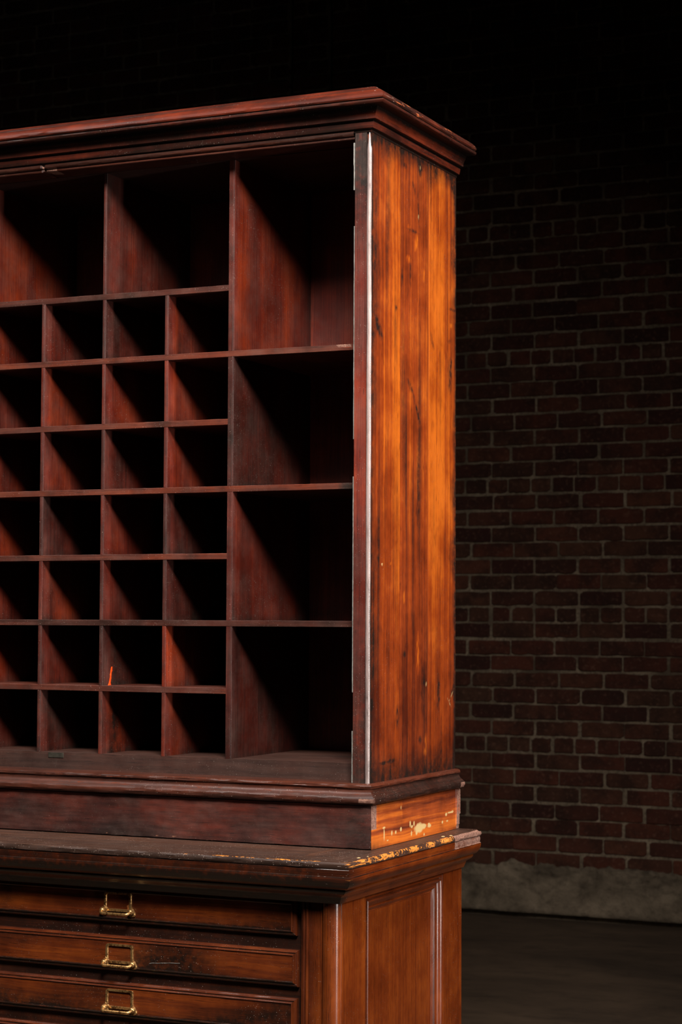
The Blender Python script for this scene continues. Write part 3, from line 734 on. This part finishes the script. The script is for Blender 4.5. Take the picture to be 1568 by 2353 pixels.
# right end: stiles, rails, raised moulding and sunk panel
ZTOP = -.1765; ZBOT = -.93
def frame_end(X, sgn):
    def bx(name, xa, xb, *r, **k):
        mb = MB(); a, b = sorted((X - sgn * xa, X - sgn * xb)); mb.box(a, b, *r, **k); return mb.build(name, FRAME, K, .0006)
    bx('stile', 0, .020, LYF, -.0405, ZBOT - .05, ZTOP, grain='z')
    bx('stile', 0, .020, .2955, LYB, ZBOT - .05, ZTOP, grain='z')
    bx('bottom_rail', 0, .020, -.0405, .2955, ZBOT - .05, ZBOT + .07, grain='y')
    bx('end_panel', .0118, .016, -.038, .293, ZBOT + .06, ZTOP, grain='z')
    # ring moulding
    pr = [(0, -.0004), (.0008, .0006), (.0042, .0006), (.0050, -.0012), (.0066, -.0018), (.0074, .0018), (.0092, .0030), (.0110, .0022), (.0128, -.0006), (.0150, -.0036), (.0176, -.0052), (.0200, -.0056), (.0218, -.0052), (.0236, -.0064), (.0262, -.0090), (.0278, -.0098), (.0290, -.0092), (.0302, -.0106), (.0318, -.0118)]
    mb = MB(); y0, y1, z0, z1 = -.0405, .2955, ZBOT + .07, ZTOP - .0024
    ring = []
    for k, (d, h) in enumerate(pr):
        h -= .0018
        ring.append([(X + sgn * h, y0 + d, z0 + d), (X + sgn * h, y1 - d, z0 + d), (X + sgn * h, y1 - d, z1 - d), (X + sgn * h, y0 + d, z1 - d)])
    for c in range(4):
        a, b = c, (c + 1) % 4; n = 30
        P = [[tuple(Vector(r[a]).lerp(Vector(r[b]), i / n)) for i in range(n + 1)] for r in ring]
        horiz = c in (0, 2)
        U = [[((p[1], k * .003 + c) if horiz else (p[2], k * .003 + c)) for p in r] for k, r in enumerate(P)]
        A = [[{'grime': .5 if k in (4, 5, 13) else 0, 'tone': .04} for p in r] for k, r in enumerate(P)]
        mb.grid(P, U, A, True, flip=(sgn < 0))
    mb.build('panel_moulding', FRAME, K, angle=40)
frame_end(LX1, 1); frame_end(LX0, -1)

# rounded corner columns, pilasters and beads on the front
def column(sg, X):
    def m(x): return X - (x if sg > 0 else -x)
    # corner column: x offset from the side plane X (positive inwards)
    pts = [(.0016, -.1205), (.0016, -.1290)]
    for i in range(15):
        a = math.radians(lerp(0, 180, i / 14)); pts.append((.0172 - .0150 * cos(a) * (1.0), -.1300 - .0145 * sin(a) ** .85))
    pts.append((.0324, -.1290)); pts.append((.0324, -.1205))
    def strip(name, pts, mat, tone=0., fine=0., wear=0.):
        mb = MB(); n = 60
        P = [[(m(x) + fine * nz(j * 1.3, k), y + fine * nz(j * 1.7, k + 5), lerp(ZBOT, ZTOP, j / n)) for j in range(n + 1)] for k, (x, y) in enumerate(pts)]
        A = [[{'tone': tone + .2 * nz(p[2] * 7, k * .2), 'wear': wear * (.6 + nz(p[2] * 13, k)), 'grime': max(0, .35 - .2 * (p[2] > 9)) * max(0, 1 - (ZTOP - p[2]) / .05)} for p in r] for k, r in enumerate(P)]  # darker over the top few centimetres
        mb.grid(P, [[(p[2], k * .002 + pts[k][0]) for p in r] for k, r in enumerate(P)], A, True, flip=(sg < 0))
        return mb.build(name, mat, K, angle=30)
    strip('corner_column', pts, DRAW, .42)
    strip('pilaster', [(.0330, -.120), (.0330, -.1355), (.0338, -.1362), (.0346, -.1350), (.0350, -.1346), (.0530, -.1346), (.0534, -.1362), (.0542, -.1364), (.0548, -.1355), (.0550, -.120)], DRAW, -.08, 0, .3)
    b = [(.0552, -.118)]
    for cx, r in ((.0588, .0030), (.0644, .0026)):
        for i in range(9):
            a = math.radians(lerp(0, 180, i / 8)); b.append((cx - r * cos(a), -.1335 - r * 1.2 * sin(a)))
    b += [(.0680, -.1330), (.0700, -.1325), (.0702, -.110)]
    strip('bead_moulding', b, DRAW, 0., .00025, .35)
column(1, LX1); column(-1, LX0)

# carcass behind the drawers
mb = MB(); mb.box(LX0 + .018, LX1 - .018, -.1205, -.108, ZBOT, ZTOP + .03, 'x', tone=-.35, grime=.5); mb.build('front_rail', DRAW, K)  # darkened all over to paint the shade between drawers
mb = MB(); mb.box(LX0 + .021, LX1 - .021, .372, .3825, ZBOT, ZTOP + .03, 'x'); mb.build('back_panel', INNER, K)
mb = MB(); mb.box(LX0 - .008, LX1 + .008, -.140, LYB, FZ, ZBOT - .001, 'x'); mb.build('base', DRAW, K, .003)

# drawers
def rect_ring(mb, rings, x0, x1, z0, z1, tone=0.):
    prev = None; n = 110
    R = []
    for (ins, y) in rings:
        a, b, c, d = x0 + ins, x1 - ins, z0 + ins, z1 - ins
        R.append(((a, y, c), (b, y, c), (b, y, d), (a, y, d)))
    for c in range(4):
        a, b = c, (c + 1) % 4; nn = n if c in (0, 2) else 4
        P = [[tuple(Vector(r[a]).lerp(Vector(r[b]), i / nn)) for i in range(nn + 1)] for r in R]
        if c in (0, 2): P = [[(p[0], p[1] + .00025 * nz(p[0] * 30, k, c), p[2] + .00025 * nz(p[0] * 50, k + 9, c)) for p in r] for k, r in enumerate(P)]
        A = [[{'tone': tone, 'grime': (.8 if c == 0 else .08) + (.7 if k in (4, 5) and c != 1 else 0), 'wear': .05} for p in r] for k, r in enumerate(P)]  # bottom chamfer and grooves darkened: shade painted into the colour
        U = [[((p[0], k * .003 + c) if c in (0, 2) else (p[2], k * .003 + c)) for p in r] for k, r in enumerate(P)]
        mb.grid(P, U, A, True, flip=False)
    return R[-1]

def tube(mb, pts, rad, seg=12, cap=True):
    P = [Vector(p) for p in pts]; rows = []
    for i, p in enumerate(P):
        t = (P[min(i + 1, len(P) - 1)] - P[max(i - 1, 0)]).normalized()
        up = Vector((0, 0, 1)) if abs(t.z) < .9 else Vector((1, 0, 0))
        a = t.cross(up).normalized(); b = t.cross(a)
        r = rad[i] if isinstance(rad, (list, tuple)) else rad
        rows.append([tuple(p + (a * cos(2 * pi * k / seg) + b * sin(2 * pi * k / seg)) * r) for k in range(seg)])
    I = [[mb.vert(q) for q in r] for r in rows]
    for i in range(len(I) - 1):
        for k in range(seg):
            l = (k + 1) % seg; mb.face([I[i][k], I[i + 1][k], I[i + 1][l], I[i][l]], [(0, 0)] * 4, True)
    if cap:
        mb.face(I[0], [(0, 0)] * seg, True); mb.face(list(reversed(I[-1])), [(0, 0)] * seg, True)

def rrect(w, h, r, n=6):
    out = []
    for cx, cz, a0 in ((w / 2 - r, h / 2 - r, 0), (-w / 2 + r, h / 2 - r, 90), (-w / 2 + r, -h / 2 + r, 180), (w / 2 - r, -h / 2 + r, 270)):
        for i in range(n + 1):
            a = math.radians(a0 + 90 * i / n); out.append((cx + r * cos(a), cz + r * sin(a)))
    return out
def make_pull(drawer, xc, zt, yf, tilt=0.):
    """card frame with a small bail under it, cast in brass; zt is the top of the frame"""
    w, h = .0530, .0320; zc = zt - h / 2
    mb = MB(); wi, hi = .0435, .0238; zi = zc + .0004
    o = rrect(w, h, .0045); q = rrect(wi, hi, .0028)
    N = len(o); loops = []
    for (pts, sc_, zz, y) in ((o, 1, zc, yf + .001), (o, 1, zc, yf - .0022), (o, .985, zc, yf - .0030), (q, 1.03, zi, yf - .0030), (q, 1, zi, yf - .0022), (q, 1, zi, yf + .001)):
        loops.append([mb.vert((xc + a * sc_, y, zz + b * sc_)) for a, b in pts])
    for A_, B_ in zip(loops, loops[1:]):
        for i in range(N):
            j = (i + 1) % N; mb.face([A_[i], A_[j], B_[j], B_[i]], [(0, 0)] * 4, True)
    # flared ears that carry the bosses
    for s in (-1, 1):
        zb = zc - h / 2
        out = [(s * .0235, .0095), (s * .0265, .0105), (s * .0272, .0075), (s * .0305, .0035), (s * .0335, -.0010), (s * .0338, -.0045), (s * .0315, -.0072), (s * .0270, -.0080), (s * .0225, -.0068), (s * .0205, -.0030), (s * .0215, .0020)]
        if s > 0: out.reverse()
        a = [mb.vert((xc + x, yf + .001, zb + z)) for x, z in out]; b = [mb.vert((xc + x, yf - .0024, zb + z)) for x, z in out]
        cx = sum(x for x, z in out) / len(out); cz = sum(z for x, z in out) / len(out)
        c = [mb.vert((xc + lerp(x, cx, .12), yf - .0034, zb + lerp(z, cz, .12))) for x, z in out]
        m = len(out)
        for A_, B_ in ((a, b), (b, c)):
            for i in range(m): j = (i + 1) % m; mb.face([A_[i], A_[j], B_[j], B_[i]], [(0, 0)] * 4, True)
        mb.face(c, [(0, 0)] * m, True)
    mb.build('card_frame', BRASS, drawer, angle=45)
    # bosses and bail
    mb = MB(); zb = zc - h / 2
    for s in (-1, 1):
        bx, bz = xc + s * .0272, zb + .0015
        tube(mb, [(bx, yf - .0020, bz), (bx, yf - .0040, bz), (bx, yf - .0050, bz), (bx, yf - .0065, bz - .0003), (bx, yf - .0085, bz - .0008), (bx, yf - .0100, bz - .0014)], [.0054, .0056, .0047, .0051, .0044, .0030], 18)
    L = []; yo = yf - .0155; zz = zb - .0022
    n = 8
    L.append((xc - .0272, yf - .005, zb + .0015))
    for i in range(n + 1):
        a = math.radians(lerp(0, 90, i / n)); L.append((xc - .0272 + .005 * (1 - cos(a)), yf - .0080 - .0075 * sin(a), zb + .001 - .0032 * sin(a)))
    for i in range(1, 10): L.append((xc + lerp(-.0222, .0222, i / 10), yo, zz))
    for i in range(n + 1):
        a = math.radians(lerp(90, 0, i / n)); L.append((xc + .0272 - .005 * (1 - cos(a)), yf - .0080 - .0075 * sin(a), zb + .001 - .0032 * sin(a)))
    L.append((xc + .0272, yf - .005, zb + .0015))
    tube(mb, L, [.0030] + [.0026] * (len(L) - 2) + [.0030], 14)
    mb.build('bail_pull', BRASS, drawer, angle=60)

tops = [-.1775, -.2580, -.3343, -.4134] + [-.4134 - .0785 * i for i in range(1, 7)]
right = [-.0690, -.0655, -.0675, -.0670] + [-.067] * 6
hx = [-.3988, -.3942, -.3934, -.394] + [-.394] * 6
dtone = [.05, .0, -.05, -.02, 0, 0, 0, 0, 0, 0]
for k, zt in enumerate(tops):
    z1 = zt; z0 = zt - .0580; x1 = right[k]; x0 = LX0 + .0700 + .011
    if z0 < ZBOT + .002: break
    yo = .0010 if k == 0 else 0.
    mb = MB()
    R = rect_ring(mb, [(0, -.105 + yo), (0, -.1262 + yo), (.0016, -.1282 + yo), (.0036, -.1292 + yo), (.0044, -.1282 + yo), (.0052, -.1284 + yo), (.0060, -.1306 + yo), (.0074, -.1316 + yo), (.0084, -.1312 + yo), (.0088, -.1302 + yo)], x0, x1, z0, z1, dtone[k])
    a, b, c, d = R; nx, nzz = 170, 12; yf = a[1] + .0002
    P = [[(lerp(a[0], b[0], i / nx), yf + .0003 * nz(i * .2, j * .3, k), lerp(a[2], d[2], j / nzz)) for j in range(nzz + 1)] for i in range(nx + 1)]
    AA = []
    for i in range(nx + 1):
        row = []
        for j in range(nzz + 1):
            x = P[i][j][0]; z = P[i][j][2]; t = {'tone': dtone[k] + .22 * nz(x * 3.5, z * 14, k * 7.) + .04}
            g = min(.75, max(0, nz(x * 5, z * 14, k * 3. + 40) + .10) * 1.3) + (.25 if j in (0, nzz) else 0)
            if k == 0 and x < -.52: t['tone'] += .25 * min(1, (-.52 - x) / .1)
            if k == 2 and x < -.5: g += .25 * (1 - j / nzz)
            if k == 0 and abs(x + .379) < .0035 and z < -.205 and z > -.214: t['wear'] = 1.3
            if k == 1 and x < -.668 and x > -.690 and z > -.283: t['wear'] = .55
            t['grime'] = g; row.append(t)
        AA.append(row)
    mb.grid(P, [[(p[0], p[2] + k * .7) for p in r] for r in P], AA, True)
    d_ = mb.build('drawer', DRAW, K, angle=24)
    for xc in (hx[k], -LAT - hx[k] + .0):
        make_pull(d_, xc, zt - (.0080 if k == 0 else .0128 if k == 1 else .0112), yf)
    if k == 1:
        sx0, sx1 = -.3375, -.2800; mb = MB()
        tube(mb, [(lerp(sx0, sx1, i / 10), yf - .0004, -.2985 + .0048 * (i / 10) ** .7 + .0007 * nz(i * .5)) for i in range(11)], .00035, 6)
        mb.build('scratch', STRIP, d_, label='long pale scratch')

# ================================================================== LIGHT
def area(name, loc, target, sx, sy, power, col=(1, 1, 1), spread=180):
    l = bpy.data.lights.new(name, 'AREA'); l.shape = 'RECTANGLE'; l.size = sx; l.size_y = sy; l.energy = power; l.color = col
    l.spread = math.radians(spread)
    o = bpy.data.objects.new(name, l); C.objects.link(o); o.location = loc
    o.rotation_euler = (Vector(target) - Vector(loc)).to_track_quat('-Z', 'Y').to_euler()
    return o
area('key_softbox', (1.03, -2.10, 2.54), (-.35, 0, .45), .8, .8, 81, (1, .93, .86), 80)
area('side_softbox', (2.3, -.45, 2.10), (0, .10, .50), .5, 1.0, 40, (1, .93, .86), 85)
area('side_strip', (2.35, -.50, .25), (0, .05, .25), .16, 1.9, 11, (1, .94, .90), 85)
area('overhead_softbox', (-1.35, -.80, 2.45), (-.6, -.1, -.1), .7, .5, 9, (1, .93, .88), 90)
area('wall_wash', (.75, 2.3, -.35), (-.9, 5.0, -.85), .5, .5, 1.4, (1, .78, .58), 130)  # added fill lamp out of view, stands in for spill on the wall
w = bpy.data.worlds.new('world'); sc.world = w; w.use_nodes = True
w.node_tree.nodes['Background'].inputs[0].default_value = (.6, .7, 1, 1); w.node_tree.nodes['Background'].inputs[1].default_value = .0004

# ================================================================== CAMERA
cam = bpy.data.cameras.new('camera'); co = bpy.data.objects.new('camera', cam); C.objects.link(co)
r = Vector((.9066, .4219, .0044)); f = Vector((-.4215, .9052, .0534)).normalized()
import math as _m
yaw, pit, roll = -4.35794714e-01, 5.34707780e-02, 4.42194265e-03
fw = Vector((sin(yaw), cos(yaw), 0)); rt = Vector((cos(yaw), -sin(yaw), 0)); up = Vector((0, 0, 1))
f2 = fw * cos(pit) + up * sin(pit); u2 = rt.cross(f2)
r3 = rt * cos(roll) + u2 * sin(roll); u3 = -rt * sin(roll) + u2 * cos(roll)
M = Matrix((r3, u3, -f2)).transposed().to_4x4(); M.translation = CAM
co.matrix_world = M
cam.sensor_fit = 'VERTICAL'; cam.sensor_height = 36.; cam.sensor_width = 36. * 1568 / 2353; cam.lens = 4607.119 / 2353 * 36
cam.dof.use_dof = True; cam.dof.focus_distance = 3.22; cam.dof.aperture_fstop = 13.
cam.clip_end = 50
sc.camera = co
vs = sc.view_settings; sc.display_settings.display_device = 'sRGB'
vs.view_transform = 'Standard'; vs.look = 'None'; vs.exposure = 0; vs.gamma = 1; vs.use_curve_mapping = False
